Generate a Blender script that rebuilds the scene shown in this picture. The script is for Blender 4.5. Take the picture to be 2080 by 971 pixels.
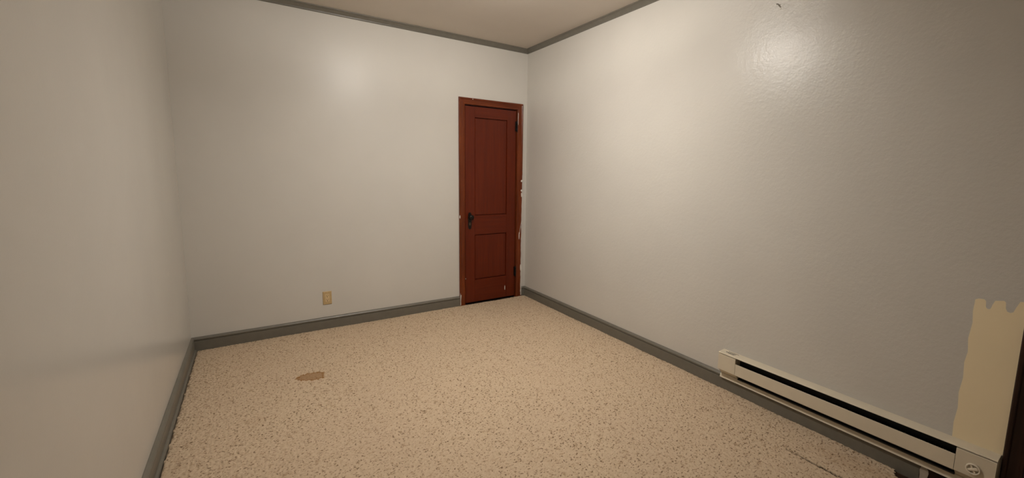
import bpy, bmesh, math, random
import numpy as np
from mathutils import Matrix, Vector
random.seed(7)
S = bpy.context.scene
C = S.collection
for o in list(bpy.data.objects):
    bpy.data.objects.remove(o)

# ------------------------------------------------------------------ camera
# room frame: back right corner at x=0, y=0; back wall y=0, right wall x=0; metres
FPX, IW = 861.805, 2080.0
cam_d = bpy.data.cameras.new('camera')
cam = bpy.data.objects.new('camera', cam_d)
C.objects.link(cam)
S.camera = cam
cam_d.sensor_fit = 'HORIZONTAL'
cam_d.sensor_width = 36.0
cam_d.lens = FPX / IW * 36.0
cam_d.shift_x = -52.23 / IW
cam_d.shift_y = -26.17 / IW
cam_d.clip_start = 0.02
yaw, pitch, roll = 0.59082, 0.12551, 0.017757
fw = Vector((math.sin(yaw) * math.cos(pitch), math.cos(yaw) * math.cos(pitch), -math.sin(pitch)))
rt = Vector((math.cos(yaw), -math.sin(yaw), 0))
up = rt.cross(fw)
r2 = rt * math.cos(roll) + up * math.sin(roll)
u2 = -rt * math.sin(roll) + up * math.cos(roll)
cam.matrix_world = Matrix(((r2.x, u2.x, -fw.x, -2.5298), (r2.y, u2.y, -fw.y, -4.0203),
                           (r2.z, u2.z, -fw.z, 1.3952), (0, 0, 0, 1)))

# ------------------------------------------------------------------ world, exposure
# the only light is the room's own ceiling lamp (built with the lamp below)
w = bpy.data.worlds.new('night')
S.world = w
w.use_nodes = True
w.node_tree.nodes['Background'].inputs[0].default_value = (0.02, 0.022, 0.03, 1)
w.node_tree.nodes['Background'].inputs[1].default_value = 0.3
S.view_settings.view_transform = 'Standard'
S.view_settings.look = 'None'
S.view_settings.gamma = 1.0
S.view_settings.use_curve_mapping = False
S.view_settings.exposure = 0.08

BULB = dict(strength=2700.0, color=(1.0, 0.95, 0.88))     # small bulb peeping over the bowl's rim
BOWL = dict(strength=22.0, color=(1.0, 0.90, 0.775))      # glowing frosted glass bowl
SPOT = dict(strength=1000.0, color=(1.0, 0.955, 0.89))     # bright patch painted into the bowl's glow to aim light back right
SPOT_AZ, SPOT_EL = math.radians(53), math.radians(-40)

# ------------------------------------------------------------------ room size
W, H, L, TH = 2.984, 2.70, 4.75, 0.10
ZF = -0.012            # sub-floor under the carpet

# ------------------------------------------------------------------ materials
def nodes(name):
    m = bpy.data.materials.new(name)
    m.use_nodes = True
    nt = m.node_tree
    return m, nt, nt.nodes['Principled BSDF'], nt.nodes['Material Output']

def coords(nt, scale=(1, 1, 1)):
    t = nt.nodes.new('ShaderNodeTexCoord')
    mp = nt.nodes.new('ShaderNodeMapping')
    mp.inputs['Scale'].default_value = scale
    nt.links.new(t.outputs['Object'], mp.inputs['Vector'])
    return mp.outputs['Vector']

def noise(nt, vec, scale, detail=3.0, rough=0.55):
    n = nt.nodes.new('ShaderNodeTexNoise')
    n.inputs['Scale'].default_value = scale
    n.inputs['Detail'].default_value = detail
    n.inputs['Roughness'].default_value = rough
    nt.links.new(vec, n.inputs['Vector'])
    return n.outputs['Fac']

def ramp(nt, fac, stops):
    r = nt.nodes.new('ShaderNodeValToRGB')
    e = r.color_ramp.elements
    while len(e) < len(stops):
        e.new(0.5)
    for k, (p, c) in enumerate(stops):
        e[k].position = p
        e[k].color = (c[0], c[1], c[2], 1)
    nt.links.new(fac, r.inputs['Fac'])
    return r.outputs['Color']

def bump(nt, fac, strength, dist, prev=None):
    b = nt.nodes.new('ShaderNodeBump')
    b.inputs['Strength'].default_value = strength
    b.inputs['Distance'].default_value = dist
    nt.links.new(fac, b.inputs['Height'])
    if prev is not None:
        nt.links.new(prev, b.inputs['Normal'])
    return b.outputs['Normal']

def mix(nt, fac, a, b):
    n = nt.nodes.new('ShaderNodeMix')
    n.data_type = 'RGBA'
    for sock, v in ((n.inputs[0], fac), (n.inputs[6], a), (n.inputs[7], b)):
        if hasattr(v, 'is_output'):
            nt.links.new(v, sock)
        else:
            sock.default_value = v if not isinstance(v, tuple) else (v[0], v[1], v[2], 1)
    return n.outputs[2]

def mat_wall(name, c, rough=0.38, lump=0.5, spec=0.5):
    m, nt, p, o = nodes(name)
    v = coords(nt)
    col = ramp(nt, noise(nt, v, 1.7, 3), [(0.3, [x * 0.975 for x in c]), (0.7, [x * 1.025 for x in c])])
    nt.links.new(col, p.inputs['Base Color'])
    p.inputs['Roughness'].default_value = rough
    p.inputs['Specular IOR Level'].default_value = spec
    n1 = bump(nt, noise(nt, v, 260, 2), 0.10, 0.0012)                     # roller stipple
    n2 = bump(nt, noise(nt, v, 48, 3, 0.6), lump * 0.35, 0.0022, n1)        # orange peel
    n3 = bump(nt, noise(nt, v, 7, 2), min(lump, 0.8) * 0.22, 0.010, n2)              # uneven plaster
    nt.links.new(n3, p.inputs['Normal'])
    return m

def mat_paint(name, c, rough=0.4, var=0.08, bs=0.05, scale=30, metallic=0.0):
    m, nt, p, o = nodes(name)
    v = coords(nt)
    col = ramp(nt, noise(nt, v, scale, 3), [(0.3, [x * (1 - var) for x in c]), (0.7, [x * (1 + var) for x in c])])
    nt.links.new(col, p.inputs['Base Color'])
    p.inputs['Roughness'].default_value = rough
    p.inputs['Metallic'].default_value = metallic
    nt.links.new(bump(nt, noise(nt, v, scale * 4, 2), bs, 0.001), p.inputs['Normal'])
    return m

def mat_wood(name, dark, mid, light, axis, rough=0.36):
    m, nt, p, o = nodes(name)
    sc = [22, 22, 22]
    sc[axis] = 1.3
    v = coords(nt, tuple(sc))
    g = noise(nt, v, 1.6, 6, 0.65)
    col = ramp(nt, g, [(0.25, dark), (0.52, mid), (0.78, light)])
    blot = noise(nt, coords(nt), 3.0, 3)
    col = mix(nt, ramp(nt, blot, [(0.35, (0, 0, 0)), (0.75, (0.45, 0.45, 0.45))]), col, dark)
    nt.links.new(col, p.inputs['Base Color'])
    p.inputs['Roughness'].default_value = rough
    p.inputs['Specular IOR Level'].default_value = 0.28
    sc2 = [160, 160, 160]
    sc2[axis] = 6
    nt.links.new(bump(nt, noise(nt, coords(nt, tuple(sc2)), 1.0, 3), 0.10, 0.001), p.inputs['Normal'])
    return m

def mat_flat(name, c, rough=0.6, metallic=0.0):
    return mat_paint(name, c, rough, 0.06, 0.03, 60, metallic)

def mat_emit(name, c, s):
    m, nt, p, o = nodes(name)
    p.inputs['Base Color'].default_value = (0.8, 0.78, 0.74, 1)
    p.inputs['Emission Color'].default_value = (*c, 1)
    p.inputs['Emission Strength'].default_value = s
    p.inputs['Roughness'].default_value = 0.4
    return m

def mat_carpet():
    m, nt, p, o = nodes('berber_carpet')
    v = coords(nt)
    a = nt.nodes.new('ShaderNodeAttribute'); a.attribute_name = 'loop_tone'
    s = nt.nodes.new('ShaderNodeAttribute'); s.attribute_name = 'stain'
    yarn = ramp(nt, a.outputs['Fac'], [(0.0, (0.36, 0.255, 0.160)), (0.05, (0.46, 0.335, 0.220)),
                                        (0.12, (0.56, 0.43, 0.295)), (1.0, (0.635, 0.50, 0.355))])
    fine = noise(nt, v, 420, 2, 0.7)
    yarn = mix(nt, ramp(nt, fine, [(0.35, (0.4, 0.4, 0.4)), (0.6, (0, 0, 0))]), yarn, (0.36, 0.255, 0.165))
    # dark brown flecks painted for the shaded crevices between loops, about a centimetre long
    fl = noise(nt, coords(nt, (0.75, 1.0, 1.0)), 105, 2.5, 0.62)
    yarn = mix(nt, ramp(nt, fl, [(0.585, (0, 0, 0)), (0.63, (0.95, 0.95, 0.95))]), yarn, (0.135, 0.080, 0.042))
    worn = noise(nt, v, 1.3, 3)
    yarn = mix(nt, ramp(nt, worn, [(0.4, (0, 0, 0)), (0.75, (0.28, 0.28, 0.28))]), yarn, (0.50, 0.37, 0.265))
    stained = mix(nt, fine, (0.17, 0.075, 0.022), (0.36, 0.195, 0.075))
    col = mix(nt, s.outputs['Fac'], yarn, stained)
    g = nt.nodes.new('ShaderNodeAttribute'); g.attribute_name = 'gap'
    col = mix(nt, g.outputs['Fac'], col, (0.016, 0.009, 0.005))
    nt.links.new(col, p.inputs['Base Color'])
    p.inputs['Roughness'].default_value = 0.95
    p.inputs['Specular IOR Level'].default_value = 0.1
    nt.links.new(bump(nt, noise(nt, v, 300, 2, 0.7), 0.5, 0.003), p.inputs['Normal'])
    return m

GREY = (0.565, 0.537, 0.488)
M = {}
M['wall'] = mat_wall('grey_satin_wall_paint', GREY, 0.33, 0.35, 0.16)
M['wall_smooth'] = mat_wall('grey_satin_paint_on_smooth_plaster', GREY, 0.20, 0.12, 0.2)
M['wall_rough'] = mat_wall('grey_satin_paint_on_lumpy_plaster', GREY, 0.33, 1.6, 0.42)
M['ceiling'] = mat_wall('off_white_ceiling_paint', (0.66, 0.60, 0.53), 0.8, 0.4, 0.2)
M['trim'] = mat_paint('dark_grey_trim_paint', (0.145, 0.132, 0.106), 0.36, 0.06, 0.05, 25)
RD, RM, RL = (0.078, 0.0095, 0.0018), (0.108, 0.0135, 0.0024), (0.135, 0.0195, 0.0040)
M['wood_v'] = mat_wood('red_brown_wood_upright_grain', RD, RM, RL, 2)
M['wood_h'] = mat_wood('red_brown_wood_level_grain', RD, RM, RL, 0)
CD, CM, CL = (0.060, 0.0115, 0.0030), (0.150, 0.030, 0.0075), (0.21, 0.050, 0.013)
M['case_v'] = mat_wood('casing_wood_upright_grain', CD, CM, CL, 2, 0.3)
M['case_h'] = mat_wood('casing_wood_level_grain', CD, CM, CL, 0, 0.3)
DD, DM, DL = (0.010, 0.004, 0.003), (0.026, 0.010, 0.006), (0.045, 0.018, 0.010)
M['dark_v'] = mat_wood('dark_stained_wood_upright_grain', DD, DM, DL, 2, 0.4)
M['dark_h'] = mat_wood('dark_stained_wood_level_grain', DD, DM, DL, 0, 0.4)
M['floor'] = mat_wood('old_floorboards', (0.02, 0.010, 0.006), (0.05, 0.025, 0.013), (0.08, 0.04, 0.02), 1, 0.6)
M['iron'] = mat_flat('blackened_iron', (0.012, 0.010, 0.008), 0.38, 0.6)
M['brass'] = mat_flat('worn_brass', (0.12, 0.085, 0.05), 0.45, 0.5)
M['enamel'] = mat_paint('almond_enamel', (0.64, 0.565, 0.435), 0.36, 0.03, 0.03, 12)
M['black'] = mat_flat('black_inside', (0.016, 0.015, 0.013), 0.7)
M['fin'] = mat_flat('dark_fins', (0.03, 0.03, 0.028), 0.6, 0.4)  # fins and element share one near-black colour
M['knob'] = mat_flat('ivory_plastic', (0.74, 0.66, 0.53), 0.4)
M['print'] = mat_flat('grey_print', (0.045, 0.043, 0.04), 0.6)
M['tan'] = mat_flat('tan_plastic', (0.48, 0.34, 0.17), 0.36)
M['tan2'] = mat_flat('light_tan_plastic', (0.60, 0.45, 0.25), 0.36)
M['white'] = mat_flat('white_paint', (0.72, 0.69, 0.63), 0.5)
M['dingy'] = mat_flat('dingy_primer', (0.40, 0.34, 0.27), 0.7)
M['cream'] = mat_wall('old_cream_wall_paint', (0.84, 0.71, 0.475), 0.6, 0.4, 0.3)
M['wallpaint'] = mat_paint('grey_wall_paint_smear', GREY, 0.4, 0.03, 0.1, 60)
M['crack'] = mat_flat('bare_plaster', (0.20, 0.17, 0.14), 0.9)
M['carpet'] = mat_carpet()
M['bulb'] = mat_emit('lit_bulb', BULB['color'], BULB['strength'])
M['bowl'] = mat_emit('lit_frosted_glass', BOWL['color'], BOWL['strength'])
def hot_spot(m):
    # added bright patch on the bowl, no bulb of its own, aimed back right
    nt = m.node_tree
    p = nt.nodes['Principled BSDF']
    t = nt.nodes.new('ShaderNodeTexCoord')
    n = nt.nodes.new('ShaderNodeVectorMath'); n.operation = 'NORMALIZE'
    nt.links.new(t.outputs['Object'], n.inputs[0])
    d = nt.nodes.new('ShaderNodeVectorMath'); d.operation = 'DOT_PRODUCT'
    d.inputs[1].default_value = (math.cos(SPOT_EL) * math.cos(SPOT_AZ), math.cos(SPOT_EL) * math.sin(SPOT_AZ), math.sin(SPOT_EL))
    nt.links.new(n.outputs['Vector'], d.inputs[0])
    r = nt.nodes.new('ShaderNodeMapRange'); r.interpolation_type = 'SMOOTHSTEP'
    r.inputs[1].default_value, r.inputs[2].default_value = 0.80, 0.97
    nt.links.new(d.outputs['Value'], r.inputs[0])
    k = SPOT['strength']
    d2 = nt.nodes.new('ShaderNodeVectorMath'); d2.operation = 'DOT_PRODUCT'
    d2.inputs[1].default_value = (math.cos(0.6), math.sin(0.6), 0)  # bowl's glow made weaker on the left to dim that side
    nt.links.new(n.outputs['Vector'], d2.inputs[0])
    r2 = nt.nodes.new('ShaderNodeMapRange')
    r2.inputs[1].default_value, r2.inputs[2].default_value = -0.7, 0.6
    nt.links.new(d2.outputs['Value'], r2.inputs[0])
    lit = [tuple(x * f * BOWL['strength'] / k for x in BOWL['color']) for f in (0.05, 1.0)]
    c = mix(nt, r.outputs[0], mix(nt, r2.outputs[0], lit[0], lit[1]), SPOT['color'])
    nt.links.new(c, p.inputs['Emission Color'])
    p.inputs['Emission Strength'].default_value = k
hot_spot(M['bowl'])

# ------------------------------------------------------------------ mesh helpers
def link(name, me, mat, parent=None, smooth=False):
    o = bpy.data.objects.new(name, me)
    C.objects.link(o)
    if mat is not None and not me.materials:
        me.materials.append(mat)
    if smooth:
        for p in me.polygons:
            p.use_smooth = True
    if parent is not None:
        o.parent = parent
    return o

def mesh(name, v, f, mat, parent=None, smooth=False, bev=0.0, seg=2, loc=None):
    bm = bmesh.new()
    vs = [bm.verts.new(p) for p in v]
    for q in f:
        try:
            bm.faces.new([vs[i] for i in q])
        except ValueError:
            pass
    bmesh.ops.recalc_face_normals(bm, faces=bm.faces)
    if bev > 0:
        bmesh.ops.bevel(bm, geom=list(bm.edges), offset=bev, segments=seg, affect='EDGES', clamp_overlap=True)
    me = bpy.data.meshes.new(name)
    bm.to_mesh(me)
    bm.free()
    o = link(name, me, mat, parent, smooth)
    if loc is not None:
        o.location = loc
    return o

def boxvf(x0, x1, y0, y1, z0, z1):
    v = [(x0, y0, z0), (x1, y0, z0), (x1, y1, z0), (x0, y1, z0), (x0, y0, z1), (x1, y0, z1), (x1, y1, z1), (x0, y1, z1)]
    f = [(0, 3, 2, 1), (4, 5, 6, 7), (0, 1, 5, 4), (1, 2, 6, 5), (2, 3, 7, 6), (3, 0, 4, 7)]
    return v, f

def box(name, b, mat, parent=None, bev=0.0, seg=2):
    v, f = boxvf(*b)
    return mesh(name, v, f, mat, parent, False, bev, seg)

def loft(name, rings, mat, parent=None, closed=True, caps=True, smooth=False):
    n = len(rings[0])
    v = [p for r in rings for p in r]
    f = []
    for k in range(len(rings) - 1):
        for i in range(n if closed else n - 1):
            j = (i + 1) % n
            f.append((k * n + i, k * n + j, (k + 1) * n + j, (k + 1) * n + i))
    if caps:
        f.append(tuple(range(n)))
        f.append(tuple((len(rings) - 1) * n + i for i in range(n)))
    return mesh(name, v, f, mat, parent, smooth)

def lathe(name, prof, mat, parent=None, n=24, axis='z', loc=(0, 0, 0), smooth=True, caps=True):
    v, f = [], []
    for r, h in prof:
        for i in range(n):
            a = 2 * math.pi * i / n
            p = (r * math.cos(a), r * math.sin(a), h)
            if axis == 'y':
                p = (p[0], -p[2], p[1])
            v.append(p)
    m = len(prof)
    for k in range(m - 1):
        for i in range(n):
            j = (i + 1) % n
            f.append((k * n + i, k * n + j, (k + 1) * n + j, (k + 1) * n + i))
    if caps and prof[0][0] > 1e-6:
        f.append(tuple(range(n)))
    if caps and prof[-1][0] > 1e-6:
        f.append(tuple((m - 1) * n + i for i in range(n)))
    bm = bmesh.new()
    vs = [bm.verts.new(p) for p in v]
    for q in f:
        try:
            bm.faces.new([vs[i] for i in q])
        except ValueError:
            pass
    bmesh.ops.remove_doubles(bm, verts=bm.verts, dist=1e-6)
    bmesh.ops.recalc_face_normals(bm, faces=bm.faces)
    me = bpy.data.meshes.new(name)
    bm.to_mesh(me)
    bm.free()
    o = link(name, me, mat, parent, smooth)
    o.location = loc
    return o

def prism(name, poly, y0, y1, mat, parent=None):
    """outline poly in (x, z), thickness between y0 and y1"""
    n = len(poly)
    v = [(x, y0, z) for x, z in poly] + [(x, y1, z) for x, z in poly]
    f = [tuple(range(n)), tuple(n + i for i in range(n))]
    for i in range(n):
        j = (i + 1) % n
        f.append((i, j, n + j, n + i))
    return mesh(name, v, f, mat, parent)

def empty(name, loc, rz=0.0):
    o = bpy.data.objects.new(name, None)
    o.empty_display_size = 0.1
    C.objects.link(o)
    o.location = loc
    o.rotation_euler = (0, 0, rz)
    return o

def tag(o, label, cat=None, kind=None, group=None):
    o['label'] = label
    if cat:
        o['category'] = cat
    if kind:
        o['kind'] = kind
    if group:
        o['group'] = group
    return o

def wall(name, u0, u1, hole, tf, mat, label):
    """wall slab with an optional opening; u runs along the wall, tf(u, depth, z) -> point"""
    us, zs = [u0, u1], [ZF, H]
    if hole:
        us = [u0, hole[0], hole[1], u1]
        zs = [ZF, hole[2], H]
    v, f, idx = [], [], {}
    def vid(i, k, d):
        key = (i, k, d)
        if key not in idx:
            idx[key] = len(v)
            v.append(tf(us[i], d * TH, zs[k]))
        return idx[key]
    cells = {(i, k) for i in range(len(us) - 1) for k in range(len(zs) - 1)}
    if hole:
        cells.discard((1, 0))
    for i, k in cells:
        for d in (0, 1):
            f.append((vid(i, k, d), vid(i + 1, k, d), vid(i + 1, k + 1, d), vid(i, k + 1, d)))
        for (di, dk, a, b) in ((-1, 0, (i, k), (i, k + 1)), (1, 0, (i + 1, k), (i + 1, k + 1)),
                               (0, -1, (i, k), (i + 1, k)), (0, 1, (i, k + 1), (i + 1, k + 1))):
            if (i + di, k + dk) not in cells:
                f.append((vid(*a, 0), vid(*b, 0), vid(*b, 1), vid(*a, 1)))
    return tag(mesh(name, v, f, mat), label, 'wall', 'structure')

# ------------------------------------------------------------------ structure
D1C, D1W, D1H = -0.4305, 0.607, 2.055         # closet door on the back wall
D2Y0, D2W = -3.818, 0.71                       # dark door on the right wall (u measured along -y)
wall_back = wall('wall_back', -W - TH, TH, (D1C - D1W / 2 - 0.02, D1C + D1W / 2 + 0.02, D1H + 0.02),
                 lambda u, d, z: (u, d, z), M['wall'], 'grey back wall with the red-brown closet door')
wall_right = wall('wall_right', 0.0, L, (-D2Y0 - 0.02, -D2Y0 + D2W + 0.02, D1H + 0.02),
                  lambda u, d, z: (d, -u, z), M['wall_rough'], 'grey right wall above the baseboard heater')
wall_left = wall('wall_left', 0.0, L, None, lambda u, d, z: (-W - d, -u, z), M['wall_smooth'], 'grey left wall, empty')
wall_front = wall('wall_front', -W - TH, TH, None, lambda u, d, z: (u, -L - d, z), M['wall'], 'grey wall behind the viewer')
tag(box('ceiling', (-W - TH, TH, -L - TH, TH, H, H + TH), M['ceiling']), 'plain off-white ceiling', 'ceiling', 'structure')
tag(box('floor', (-W - TH, TH, -L - TH, TH, ZF - 0.1, ZF), M['floor']), 'dark old floor under the carpet', 'floor', 'structure')

# baseboards: (out from wall, height)
BB = [(0, ZF), (0.0165, ZF), (0.0165, 0.0735), (0.0110, 0.0755), (0.0110, 0.0798), (0.0178, 0.0825), (0.0178, 0.091),
      (0.0115, 0.0985), (0.0045, 0.103), (0, 0.103)]
CR = [(0, 2.653), (0.0075, 2.653), (0.0095, 2.657), (0.0050, 2.6602), (0.0055, 2.6640), (0.012, 2.675), (0.020, 2.686),
      (0.029, 2.692), (0.029, 2.70), (0, 2.70)]

def run(name, prof, p0, p1, mat, label, cat, parent=None):
    """moulding on a wall: p(d, z) functions at both ends (mitred)"""
    o = loft(name, [[p0(d, z) for d, z in prof], [p1(d, z) for d, z in prof]], mat, parent)
    if parent is None:
        tag(o, label, cat, 'structure')
    return o

CO = D1W / 2 + 0.005 + 0.063                # outer edge of a casing from its door's middle
bb_back = run('baseboard_back', BB, lambda d, z: (-W + d, -d, z), lambda d, z: (D1C - CO - 0.001, -d, z), M['trim'],
              'long dark grey baseboard along the back wall below the outlet', 'baseboard')
run('baseboard_piece', BB, lambda d, z: (D1C + CO + 0.001, -d, z), lambda d, z: (-d, -d, z), M['trim'], '', '', bb_back)
run('baseboard_left', BB, lambda d, z: (-W + d, -d, z), lambda d, z: (-W + d, -L + d, z), M['trim'],
    'dark grey baseboard along the left wall', 'baseboard')
bb_left = bpy.data.objects['baseboard_left']
SH = [(0.0168, ZF), (0.029, ZF), (0.0285, 0.000), (0.026, 0.006), (0.0215, 0.010), (0.0168, 0.0115)]
run('shoe_moulding', SH, lambda d, z: (-W + d, -0.0168, z), lambda d, z: (-W + d, -L + 0.02, z), M['trim'], '', '', bb_left)
BEND = -3.507
bb_right = run('baseboard_right', BB, lambda d, z: (-d, -d, z), lambda d, z: (-d, BEND, z), M['trim'],
               'dark grey baseboard along the right wall under the heater', 'baseboard')
casing2_out = D2Y0 + 0.068
run('unpainted_end', BB, lambda d, z: (-d * 0.9, BEND - 0.0005, z), lambda d, z: (-d * 0.9, casing2_out + 0.001, z), M['dark_h'], '', '', bb_right)['label'] = 'bare dark wood end of the baseboard'
def side_slab(name, yz, x0, x1, mat, parent):
    n = len(yz)
    v = [(x0, y, z) for y, z in yz] + [(x1, y, z) for y, z in yz]
    f = [tuple(range(n)), tuple(n + i for i in range(n))] + [(i, (i + 1) % n, n + (i + 1) % n, n + i) for i in range(n)]
    return mesh(name, v, f, mat, parent)
o = side_slab('paint_drip', [(BEND - 0.002, ZF), (BEND - 0.003, 0.03), (BEND - 0.001, 0.055), (BEND - 0.004, 0.073), (BEND - 0.020, 0.0735), (BEND - 0.030, 0.066), (BEND - 0.033, 0.05), (BEND - 0.030, 0.03), (BEND - 0.034, 0.01), (BEND - 0.033, ZF)],
              -0.0185, -0.0148, M['dingy'], bb_right)
o['label'] = 'whitish paint smear on the baseboard end'
run('baseboard_front', BB, lambda d, z: (-W + d, -L + d, z), lambda d, z: (-d, -L + d, z), M['trim'],
    'dark grey baseboard behind the viewer', 'baseboard')

run('trim_1', CR, lambda d, z: (-W + d, -d, z), lambda d, z: (-d, -d, z), M['trim'], 'dark grey crown moulding above the back wall', 'moulding')
run('trim_2', CR, lambda d, z: (-d, -d, z), lambda d, z: (-d, -L + d, z), M['trim'], 'dark grey crown moulding above the right wall', 'moulding')
run('trim_3', CR, lambda d, z: (-W + d, -d, z), lambda d, z: (-W + d, -L + d, z), M['trim'], 'dark grey crown moulding above the left wall', 'moulding')
run('trim_4', CR, lambda d, z: (-W + d, -L + d, z), lambda d, z: (-d, -L + d, z), M['trim'], 'dark grey crown moulding behind the viewer', 'moulding')

# ------------------------------------------------------------------ carpet (uncountable loops: one stuff object)
STAIN = [(-2.373, -0.918), (-2.335, -0.872), (-2.290, -0.862), (-2.232, -0.872), (-2.191, -0.892), (-2.204, -0.992), (-2.262, -0.992), (-2.325, -0.965)]
def carpet():
    step = 0.005
    x0, x1, y0, y1 = -W + 0.030, -0.017, -L + 0.017, -0.017
    nx, ny = int((x1 - x0) / step) + 1, int((y1 - y0) / step) + 1
    X, Y = np.meshgrid(np.linspace(x0, x1, nx), np.linspace(y0, y1, ny))
    rng = np.random.default_rng(3)
    cx, cy = 0.0125, 0.0100                                   # loop pitch
    # low frequency warp so the rows wander
    def lf(fx, fy, ph):
        return np.sin(X * fx + ph) * np.cos(Y * fy + ph * 1.7)
    Xw = X + 0.012 * lf(9, 7, 0.3) + 0.004 * lf(41, 33, 1.1)
    Yw = Y + 0.012 * lf(8, 10, 2.1) + 0.004 * lf(37, 45, 0.7)
    gi, gj = np.floor(Xw / cx).astype(int), np.floor(Yw / cy).astype(int)
    NI, NJ = 1024, 1024
    jx, jy = rng.random((NI, NJ)), rng.random((NI, NJ))
    tone = rng.random((NI, NJ))
    hh = 0.65 + 0.35 * rng.random((NI, NJ))
    ang = rng.random((NI, NJ)) * math.pi
    best = np.full(X.shape, -1.0)
    tn = np.zeros(X.shape)
    for di in (-1, 0, 1):
        for dj in (-1, 0, 1):
            a, b = (gi + di), (gj + dj)
            ia, ib = a % NI, b % NJ
            px = (a + 0.2 + 0.6 * jx[ia, ib]) * cx
            py = (b + 0.2 + 0.6 * jy[ia, ib]) * cy
            dx, dy = Xw - px, Yw - py
            c, s = np.cos(ang[ia, ib]), np.sin(ang[ia, ib])
            e = ((dx * c + dy * s) / 0.0095) ** 2 + ((-dx * s + dy * c) / 0.0070) ** 2
            h = hh[ia, ib] * np.sqrt(np.clip(1 - e, 0, 1))
            m = h > best
            best = np.where(m, h, best)
            tn = np.where(m, tone[ia, ib], tn)
    Z = -0.004 + 0.0085 * np.clip(best, 0, 1)
    Z += 0.0016 * lf(5, 6, 0.4) + 0.001 * lf(17, 13, 1.4)
    tn = np.where(best < 0.12, 0.0, tn)  # gaps between loops get the darkest tone, crevice shade painted in
    # old brown stain: blunt on the right, tapering to the left, darker along its rim
    poly = STAIN
    wx = X + 0.004 * np.sin(Y * 260) + 0.003 * np.sin(Y * 611 + X * 300)
    wy = Y + 0.005 * np.sin(X * 190) + 0.003 * np.sin(X * 470)
    sub = (X > -2.46) & (X < -2.12) & (Y > -1.10) & (Y < -0.82)
    px, py = wx[sub], wy[sub]
    ins = np.zeros(px.shape, bool)
    dist = np.full(px.shape, 9.0)
    for (ax, ay), (bx, by) in zip(poly, poly[1:] + poly[:1]):
        c = ((ay > py) != (by > py)) & (px < (bx - ax) * (py - ay) / (by - ay + 1e-12) + ax)
        ins ^= c
        t = np.clip(((px - ax) * (bx - ax) + (py - ay) * (by - ay)) / ((bx - ax) ** 2 + (by - ay) ** 2), 0, 1)
        dist = np.minimum(dist, np.hypot(px - ax - t * (bx - ax), py - ay - t * (by - ay)))
    stain = np.zeros(X.shape)
    stain[sub] = np.where(ins, np.where(dist < 0.012, 1.0, 0.70), 0.0)
    d2 = ((X + 2.59) / 0.05) ** 2 + ((Y + 1.335) / 0.06) ** 2
    stain = np.maximum(stain, 0.22 * np.clip(1 - d2, 0, 1) * (rng.random(X.shape) > 0.35))
    d3 = ((X + 0.16) / 0.10) ** 2 + ((Y + 3.36) / 0.30) ** 2                     # dingy strip by the heater
    stain = np.maximum(stain, 0.20 * np.clip(1 - d3, 0, 1))
    # worn slit that runs along the right wall
    sl = -0.3135 + 0.0018 * np.sin(Y * 60) + 0.0012 * np.sin(Y * 171) + (Y + 3.065) * (-0.02)
    wid = np.clip((-3.055 - Y) * 0.03, 0, 0.0042)
    slit = (Y < -3.055) & (Y > -3.75) & (np.abs(X - sl) < np.clip(wid + 0.0042, 0.0042, 0.0078))
    Z = np.where(slit, -0.0105, Z)
    tn = np.where(slit, 0.0, tn)
    gap = np.where(slit, 1.0, 0.0)
    # frayed, ragged edge at the walls
    Z -= 0.004 * np.clip(1 - (x1 - X) / 0.012, 0, 1) + 0.004 * np.clip(1 - (y1 - Y) / 0.012, 0, 1)
    rag = 0.004 + 0.003 * np.sin(Y * 43) + 0.003 * np.sin(Y * 131) + 0.010 * np.exp(-((Y + 0.655) / 0.012) ** 2)
    Z = np.where((X - x0) < rag * 0.8, ZF + 0.001, Z)
    keep = np.ones(X.shape, bool)
    # carpet pulled back near the end of the painted baseboard
    tear = (Y < -3.425 - 0.25 * np.abs(X + 0.02) + 0.004 * np.sin(X * 300)) & (X > -0.080 + 0.006 * np.sin(Y * 140)) & (Y > -3.80)
    keep &= ~tear
    q = keep[:-1, :-1] & keep[1:, :-1] & keep[:-1, 1:] & keep[1:, 1:]
    ids = np.arange(nx * ny).reshape(ny, nx)
    F = np.stack([ids[:-1, :-1][q], ids[:-1, 1:][q], ids[1:, 1:][q], ids[1:, :-1][q]], 1).astype(np.int32)
    me = bpy.data.meshes.new('carpet')
    me.vertices.add(nx * ny)
    jit = (rng.random((ny, nx, 2)) - 0.5) * 0.0012
    co = np.stack([X + jit[..., 0] * (X < x1 - 0.01) * (X > x0 + 0.01), Y + jit[..., 1] * (Y < y1 - 0.01), np.maximum(Z, ZF + 0.0005)], -1)
    me.vertices.foreach_set('co', co.astype(np.float32).ravel())
    me.loops.add(F.size)
    me.loops.foreach_set('vertex_index', F.ravel())
    me.polygons.add(len(F))
    me.polygons.foreach_set('loop_start', (np.arange(len(F)) * 4).astype(np.int32))
    me.update(calc_edges=True)
    me.polygons.foreach_set('use_smooth', np.ones(len(F), bool))
    for nm, arr in (('loop_tone', tn), ('stain', stain), ('gap', gap)):
        at = me.attributes.new(nm, 'FLOAT', 'POINT')
        at.data.foreach_set('value', arr.astype(np.float32).ravel())
    o = link('carpet', me, M['carpet'])
    return tag(o, 'flecked beige loop carpet covering the whole floor, with a brown stain', 'carpet', 'stuff')
carpet()

# ------------------------------------------------------------------ doors
CP = [(0, 0), (0, 0.010), (0.004, 0.0135), (0.010, 0.0135), (0.0125, 0.0105), (0.016, 0.0115), (0.044, 0.0150),
      (0.0465, 0.0185), (0.0495, 0.0205), (0.058, 0.0205), (0.0615, 0.0185), (0.063, 0.015), (0.063, 0)]

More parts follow.
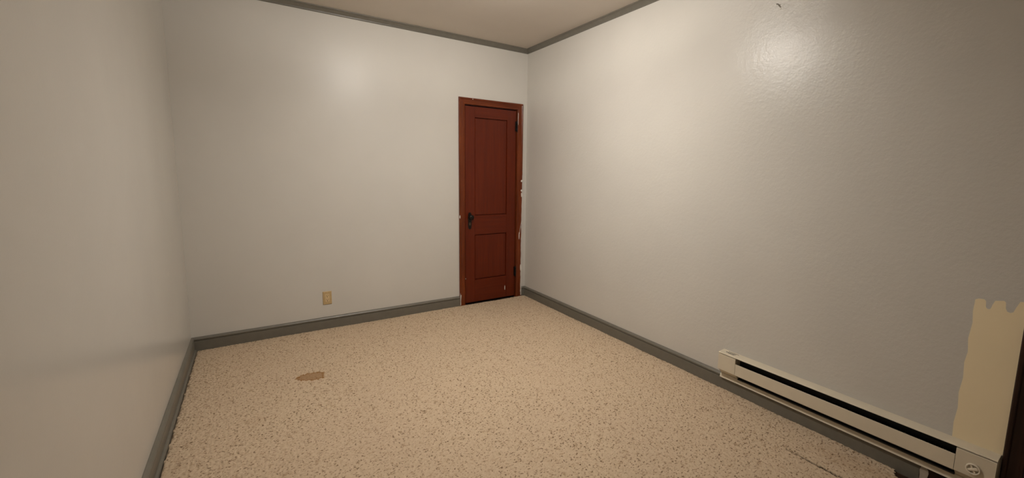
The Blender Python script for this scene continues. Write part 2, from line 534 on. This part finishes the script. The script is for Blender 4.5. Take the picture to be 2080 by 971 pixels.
def door(name, loc, rz, wd, ht, mv, mh, cv, ch, label, hinge_side=1, lock_z=0.925):
    r = empty(name, loc, rz)
    tag(r, label, 'door', 'structure')
    hw = wd / 2
    rv = 0.005
    for s in (-1, 1):
        bot = [(s * (hw + rv + u), -t, ZF) for u, t in CP]
        top = [(s * (hw + rv + u), -t, ht + rv + u) for u, t in CP]
        loft('casing_side', [bot, top], cv, r)
        box('jamb', (min(s * (hw + 0.002), s * (hw + 0.0195)), max(s * (hw + 0.002), s * (hw + 0.0195)), 0.0, TH, ZF, ht + 0.0195), cv, r)
    loft('casing_head', [[(-(hw + rv + u), -t, ht + rv + u) for u, t in CP], [(hw + rv + u, -t, ht + rv + u) for u, t in CP]], ch, r)
    box('head_jamb', (-hw - 0.0019, hw + 0.0019, 0.0, TH, ht + 0.002, ht + 0.0195), ch, r)
    # leaf: stiles, rails, sunk panels
    y0, y1, yp = 0.009, 0.044, 0.021
    e = hw - 0.0065
    st = 0.107
    zt, zb = ht - 0.0080, 0.010
    rails = ((zt - 0.106, zt), (0.736, 0.936), (zb, 0.250))
    for s in (-1, 1):
        a, b = sorted((s * e, s * (e - st)))
        box('stile', (a, b, y0, y1, zb, zt), mv, r, 0.0015)
    for z0, z1 in rails:
        box('rail', (-e + st + 0.0004, e - st - 0.0004, y0, y1, z0, z1), mh, r, 0.0015)
    for z0, z1 in ((rails[1][1], rails[0][0]), (rails[2][1], rails[1][0])):
        x = e - st
        # sunk panel with a small ogee sticking around it
        rings = []
        for ins, yy in ((-0.006, y1 - 0.005), (-0.006, yp), (0.0, yp + 0.006), (0.005, yp + 0.006), (0.0095, yp - 0.002), (0.030, yp - 0.002)):
            rings.append([(-x + ins, yy, z0 + ins), (x - ins, yy, z0 + ins), (x - ins, yy, z1 - ins), (-x + ins, yy, z1 - ins)])
        loft('panel', rings, mv, r)
    # hinges
    hx = hinge_side * (hw - 0.0005)
    for hz in (1.885, 0.290):
        h = lathe('hinge', [(0, -0.064), (0.003, -0.062), (0.0045, -0.058), (0.003, -0.054), (0.0065, -0.052), (0.0065, -0.018), (0.0058, -0.0175), (0.0065, -0.017),
                            (0.0065, 0.017), (0.0058, 0.0175), (0.0065, 0.018), (0.0065, 0.052), (0.003, 0.054), (0.0045, 0.058), (0.003, 0.062), (0, 0.064)],
                  M['iron'], r, 12, 'z', (hx, -0.0060, hz))
        box('hinge_leaf', (min(-hinge_side * 0.016, 0.0), max(-hinge_side * 0.016, 0.0), 0.0065, 0.0160, -0.052, 0.052), M['iron'], h, 0.0006)
    # lock plate and knob
    lx = -hinge_side * (hw - 0.056)
    zc = lock_z - 0.040
    outl = []
    for k in range(28):
        a = 2 * math.pi * k / 28
        zz = 0.088 * math.sin(a)
        xx = 0.0215 * math.copysign(abs(math.cos(a)) ** 0.55, math.cos(a)) * (1 - 0.22 * math.exp(-((zz + 0.012) / 0.016) ** 2))
        outl.append((lx + xx, zc + zz))
    es = prism('lock_plate', outl, 0.0055, 0.0088, M['iron'], r)
    kh = []
    for k in range(14):
        a = 2 * math.pi * k / 14
        kh.append((lx + 0.0085 * math.cos(a), zc - 0.031 + 0.016 * math.sin(a)))
    prism('keyhole_cover', kh, 0.0038, 0.0054, M['brass'], es)
    kh = [(lx + 0.0032 * math.cos(2 * math.pi * k / 10), zc - 0.029 + 0.0065 * math.sin(2 * math.pi * k / 10)) for k in range(10)]
    prism('keyhole', kh, 0.0030, 0.0037, M['black'], es)
    lathe('door_knob', [(0.017, 0.0), (0.017, 0.004), (0.010, 0.008), (0.0085, 0.022), (0.013, 0.027), (0.023, 0.033), (0.0265, 0.041), (0.0255, 0.049), (0.020, 0.054), (0.012, 0.056), (0, 0.0565)],
          M['iron'], r, 24, 'y', (lx, 0.0054, lock_z))
    return r

d1 = door('door_1', (D1C, 0, 0), 0, D1W, D1H, M['wood_v'], M['wood_h'], M['case_v'], M['case_h'],
          'narrow red-brown wooden two-panel closet door in the far corner')
d2 = door('door_2', (0, D2Y0 - D2W / 2, 0), -math.pi / 2, D2W, D1H, M['dark_v'], M['dark_h'], M['dark_v'], M['dark_h'],
          'dark wood door casing at the right edge beside the heater', hinge_side=1)

# paint slips and one painted highlight on the closet door: (local outline x, z) on a face at depth y
def mark(pts, y, mat=None, name='paint_smear_or_glint', t=0.0012):
    o = prism(name, pts, y - t, y + 0.0002, mat or M['white'], d1)
    return o
def blob(x, z, rx, rz, n=9, k=0.35):
    return [(x + rx * (1 - k * random.random()) * math.cos(2 * math.pi * i / n), z + rz * (1 - k * random.random()) * math.sin(2 * math.pi * i / n)) for i in range(n)]
ho = D1W / 2 + 0.005 + 0.063
# wall colour lapped unevenly onto the outer edge of the right casing
pts, z = [], 1.36
while z > 0.02:
    pts.append((ho - 0.004 - 0.011 * min(1, (1.40 - z) * 1.2) * (0.45 + 0.55 * random.random()), z))
    z -= 0.026
mark([(ho + 0.0004, 1.39)] + pts + [(ho - 0.012, 0.012), (ho + 0.0004, 0.012)], -0.0203, M['wallpaint'], 'lapped_wall_paint')
mark(blob(ho - 0.013, 1.300, 0.012, 0.016), -0.0206)
mark(blob(ho - 0.012, 1.195, 0.010, 0.015), -0.0206)
mark(blob(ho - 0.010, 1.150, 0.009, 0.030), -0.0206)
mark(blob(ho - 0.011, 0.330, 0.011, 0.050), -0.0206)
mark(blob(ho - 0.032, 0.690, 0.005, 0.045), -0.0140)
arc = [(ho - 0.030 + 0.024 * (k / 8) ** 1.6, 0.715 + 0.14 * k / 8) for k in range(9)]
mark([(a - 0.0012, b) for a, b in arc] + [(a + 0.0016, b) for a, b in reversed(arc)], -0.0206)
mark(blob(0.175, 0.115, 0.0055, 0.028), 0.0088)
mark([(D1W / 2 + 0.006, 1.90), (D1W / 2 + 0.0085, 1.90), (D1W / 2 + 0.011, 2.02), (D1W / 2 + 0.007, 2.03)], -0.0134)  # pale sliver painting the highlight on the jamb edge
mark(blob(-D1W / 2 + 0.008, 0.275, 0.005, 0.006), 0.0088)
mark(blob(-0.225, 2.112, 0.007, 0.004), -0.0206)
mark(blob(-ho + 0.002, 0.935, 0.006, 0.022), -0.0206)
# pale caulk line left of the left casing at the baseboard
mark([(-ho + 0.001, 0.005), (-ho + 0.010, 0.012), (-ho + 0.008, 0.05), (-ho + 0.010, 0.075), (-ho + 0.016, 0.118), (-ho + 0.006, 0.112), (-ho + 0.001, 0.14)],
      -0.0206, M['wallpaint'], 'lapped_wall_paint')

# ------------------------------------------------------------------ marks on the right wall
def wall_slab(name, yz, mat, t, parent):
    n = len(yz)
    v = [(-t, y, z) for y, z in yz] + [(0.0005, y, z) for y, z in yz]
    f = [tuple(range(n)), tuple(n + i for i in range(n))] + [(i, (i + 1) % n, n + (i + 1) % n, n + i) for i in range(n)]
    return mesh(name, v, f, mat, parent)
patch = [(-3.594, 0.262), (-3.592, 0.33), (-3.598, 0.40), (-3.594, 0.47), (-3.6005, 0.54), (-3.597, 0.61), (-3.603, 0.66), (-3.598, 0.72), (-3.604, 0.79), (-3.600, 0.84), (-3.602, 0.893),
         (-3.612, 0.899), (-3.628, 0.900), (-3.634, 0.893), (-3.636, 0.868), (-3.641, 0.862), (-3.647, 0.862), (-3.651, 0.868), (-3.654, 0.884), (-3.660, 0.902), (-3.685, 0.908), (-3.690, 0.902),
         (-3.692, 0.878), (-3.697, 0.866), (-3.706, 0.863), (-3.714, 0.868), (-3.720, 0.890), (-3.728, 0.915), (-3.7495, 0.92), (-3.7495, 0.262)]
p = wall_slab('unpainted_patch', patch, M['cream'], 0.0006, wall_right)
p['label'] = 'cream unpainted patch with a notched top edge'
ck = wall_slab('plaster_chip', [(-2.640, 2.372), (-2.6475, 2.362), (-2.652, 2.366), (-2.653, 2.360), (-2.660, 2.350), (-2.668, 2.342), (-2.672, 2.346), (-2.664, 2.356), (-2.672, 2.357), (-2.660, 2.362), (-2.652, 2.370)],
                M['crack'], 0.0008, wall_right)
wall_slab('plaster_chip', [(-2.664, 2.338), (-2.667, 2.333), (-2.672, 2.335), (-2.670, 2.341)], M['white'], 0.0022, wall_right)

# ------------------------------------------------------------------ wall outlet
ot = empty('wall_outlet', (-2.0425, 0, 0.2735))
tag(ot, 'tan wall outlet low on the back wall above the baseboard', 'outlet')
rings = []
for ins, y in ((0.0, 0.0), (0.0, -0.002), (0.0012, -0.0042), (0.004, -0.0055)):
    rings.append([(-0.0355 + ins, y, -0.0585 + ins), (0.0355 - ins, y, -0.0585 + ins), (0.0355 - ins, y, 0.0585 - ins), (-0.0355 + ins, y, 0.0585 - ins)])
loft('plate', rings, M['tan'], ot)
ins = box('receptacle', (-0.0168, 0.0168, -0.0085, -0.0050, -0.0335, 0.0335), M['tan2'], ot, 0.0010)
for cz in (-0.0175, 0.0175):
    box('slot', (-0.0080, -0.0058, -0.0090, -0.0080, cz + 0.000, cz + 0.009), M['black'], ins)
    box('slot', (0.0052, 0.0074, -0.0090, -0.0080, cz + 0.001, cz + 0.008), M['black'], ins)
    box('ground_hole', (-0.003, 0.003, -0.0090, -0.0080, cz - 0.0105, cz - 0.0045), M['black'], ins, 0.0004)
for cz in (-0.0485, 0.0485):
    lathe('screw', [(0.003, 0.0), (0.003, 0.0008), (0.002, 0.0013), (0, 0.0014)], M['tan2'], ot, 12, 'y', (0, -0.0055, cz))

# ------------------------------------------------------------------ baseboard heater (local: x along the wall towards the viewer, -y into the room)
HY0, HLEN = -2.487, 1.2585
ht = empty('baseboard_heater', (0, HY0, 0), -math.pi / 2)
tag(ht, 'long almond electric baseboard heater mounted low on the right wall', 'heater')
EN = M['enamel']
c0, c1 = 0.118, HLEN - 0.123
def hrun(name, prof, x0, x1, mat, parent=ht):
    """closed profile of (depth, height) along the heater"""
    return loft(name, [[(x0, -d, z) for d, z in prof], [(x1, -d, z) for d, z in prof]], mat, parent)
# back plate with its bottom lip curling over the baseboard
hrun('back_plate', [(0.0006, 0.2585), (0.0006, 0.1045), (0.0185, 0.1045), (0.0195, 0.1000), (0.0215, 0.0970), (0.0285, 0.0785), (0.0300, 0.0790), (0.0232, 0.0980), (0.0212, 0.1015), (0.0200, 0.1060), (0.004, 0.1065), (0.004, 0.2585)], 0.0, HLEN, EN)
hrun('top_cover', [(0.0006, 0.2610), (0.0006, 0.2630), (0.045, 0.2605), (0.056, 0.2588), (0.0602, 0.2565), (0.0614, 0.2535), (0.0599, 0.2530), (0.0588, 0.2555), (0.055, 0.2574), (0.045, 0.2588)], 0.0, HLEN, EN)
hrun('front_panel', [(0.0560, 0.2145), (0.0600, 0.2165), (0.0612, 0.2155), (0.0612, 0.1440), (0.0600, 0.1425), (0.0500, 0.1450), (0.0500, 0.1460), (0.0595, 0.1445), (0.0598, 0.2145)], c0 + 0.0008, c1 - 0.0008, EN)
hrun('slot_shade', [(0.0042, 0.2590), (0.0042, 0.1085), (0.0206, 0.1075), (0.0216, 0.1025), (0.0222, 0.1028), (0.0214, 0.1090), (0.0055, 0.1100), (0.0055, 0.2590)], c0, c1, M['black'])  # black sheet painting the shade in the slot and below the panel
el = lathe('heating_element', [(0.006, 0.0), (0.006, c1 - c0)], M['fin'], ht, 10, 'z', (c0, -0.032, 0.178))
el.rotation_euler = (0, math.pi / 2, 0)
nf = 110
bmv, bmf = [], []
for k in range(nf):
    x = c0 + 0.01 + (c1 - c0 - 0.02) * k / (nf - 1)
    v, f = boxvf(x, x + 0.0008, -0.054, -0.010, 0.150, 0.206)
    bmf += [tuple(i + len(bmv) for i in q) for q in f]
    bmv += v
fn = mesh('fins', bmv, bmf, M['fin'], ht)
fn['kind'] = 'stuff'
# end covers: left wiring box, right thermostat box
def cover(name, x0, x1, pieces):
    prof = [(0.0062, 0.2556), (0.0062, 0.1400), (0.0560, 0.1420), (0.0600, 0.1432), (0.0616, 0.1450), (0.0616, 0.2462), (0.0608, 0.2478), (0.0560, 0.2485), (0.040, 0.2560)]
    return hrun(name, prof, x0, x1, EN)
ec = cover('wiring_cover', 0.0008, c0 - 0.0008, 0)
tc = cover('thermostat_cover', c1 + 0.0008, HLEN - 0.0008, 0)
for x0, x1 in ((0.0008, c0 - 0.001), (c1 + 0.001, HLEN - 0.0008)):
    hrun('end_bracket', [(0.0062, 0.139), (0.0062, 0.1085), (0.020, 0.1085), (0.034, 0.1240), (0.050, 0.1395)], x0, x1, EN)
for xx, q in ((0.060, ec), (0.086, ec)):
    lathe('screw', [(0.004, 0), (0.004, 0.001), (0.0025, 0.0018), (0, 0.0019)], M['brass'], q, 10, 'y', (xx, -0.036, 0.131))
# printed notice on the top left: rows of small illegible print
bmv, bmf = [], []
rr = random.Random(5)
for row, (d, xa, xb, th) in enumerate(((0.010, 0.040, 0.108, 0.0030), (0.0175, 0.046, 0.118, 0.0016), (0.0235, 0.030, 0.100, 0.0045), (0.0315, 0.036, 0.098, 0.0045), (0.0385, 0.052, 0.092, 0.0035))):
    x = xa
    while x < xb:
        wl = rr.uniform(0.004, 0.012)
        z = 0.2630 - 0.0025 * d / 0.0445
        v, f = boxvf(x, min(x + wl, xb), -d - th, -d, z - 0.0006, z + 0.00035)
        bmf += [tuple(i + len(bmv) for i in q) for q in f]
        bmv += v
        x += wl + 0.0018
pn = mesh('printed_notice', bmv, bmf, M['print'], ht)
pn['label'] = 'small dark printed notice'
# thermostat dial
kx, kz = 1.194, 0.184
kn = lathe('dial_knob', [(0.0235, 0.0), (0.0235, 0.007), (0.0222, 0.0092), (0.0195, 0.0095), (0.0180, 0.0085), (0.0174, 0.0012), (0, 0.0012)], M['knob'], ht, 32, 'y', (kx, -0.0616, kz))
v, f = boxvf(-0.0050, 0.0050, -0.0105, -0.0010, -0.0172, 0.0172)
g = mesh('grip', v, f, M['knob'], kn, bev=0.0018); g.rotation_euler = (0, math.radians(62), 0)
v, f = boxvf(-0.0032, 0.0032, -0.0080, -0.0010, -0.0174, 0.0174)
g = mesh('spoke', v, f, M['knob'], kn, bev=0.0010); g.rotation_euler = (0, math.radians(-25), 0)

# ------------------------------------------------------------------ ceiling lamp (above the frame, mid room): the light of the room
LX, LY, LZ = -1.515, -2.035, 2.600
lamp = empty('ceiling_lamp', (LX, LY, H))
tag(lamp, 'round frosted glass bowl ceiling lamp in the middle of the ceiling', 'lamp')
lathe('canopy', [(0.068, 0.0), (0.068, -0.010), (0.055, -0.022), (0.020, -0.026), (0, -0.026)], M['brass'], lamp, 32)
lathe('stem', [(0.006, -0.020), (0.006, -0.062)], M['brass'], lamp, 12)
lathe('socket', [(0.017, -0.050), (0.019, -0.056), (0.019, -0.066), (0.012, -0.072)], M['white'], lamp, 16)
lathe('bulb', [(0.0, -0.016)] + [(0.016 * math.sin(math.pi * k / 8), -0.016 * math.cos(math.pi * k / 8)) for k in range(1, 8)] + [(0.0, 0.016)],
      M['bulb'], lamp, 12, 'z', (0, 0, LZ - H + 0.004))
outer = [(0.0, -0.105), (0.045, -0.101), (0.090, -0.085), (0.125, -0.058), (0.145, -0.025), (0.150, -0.004)]
inner = [(0.150, -0.004), (0.146, -0.004), (0.140, -0.026), (0.120, -0.056), (0.086, -0.081), (0.043, -0.096), (0.0, -0.100)]
bw = lathe('glass_bowl', outer, M['bowl'], lamp, 32, 'z', (0, 0, LZ - H - 0.006), caps=False)
lathe('glow_blocker', inner, M['white'], bw, 32, caps=False)  # opaque liner added to block the bowl's inward glow
nrm = Vector((0.10, 0.11, 0.985)).normalized()
bw.rotation_mode = 'QUATERNION'
bw.rotation_quaternion = Vector((0, 0, 1)).rotation_difference(nrm)
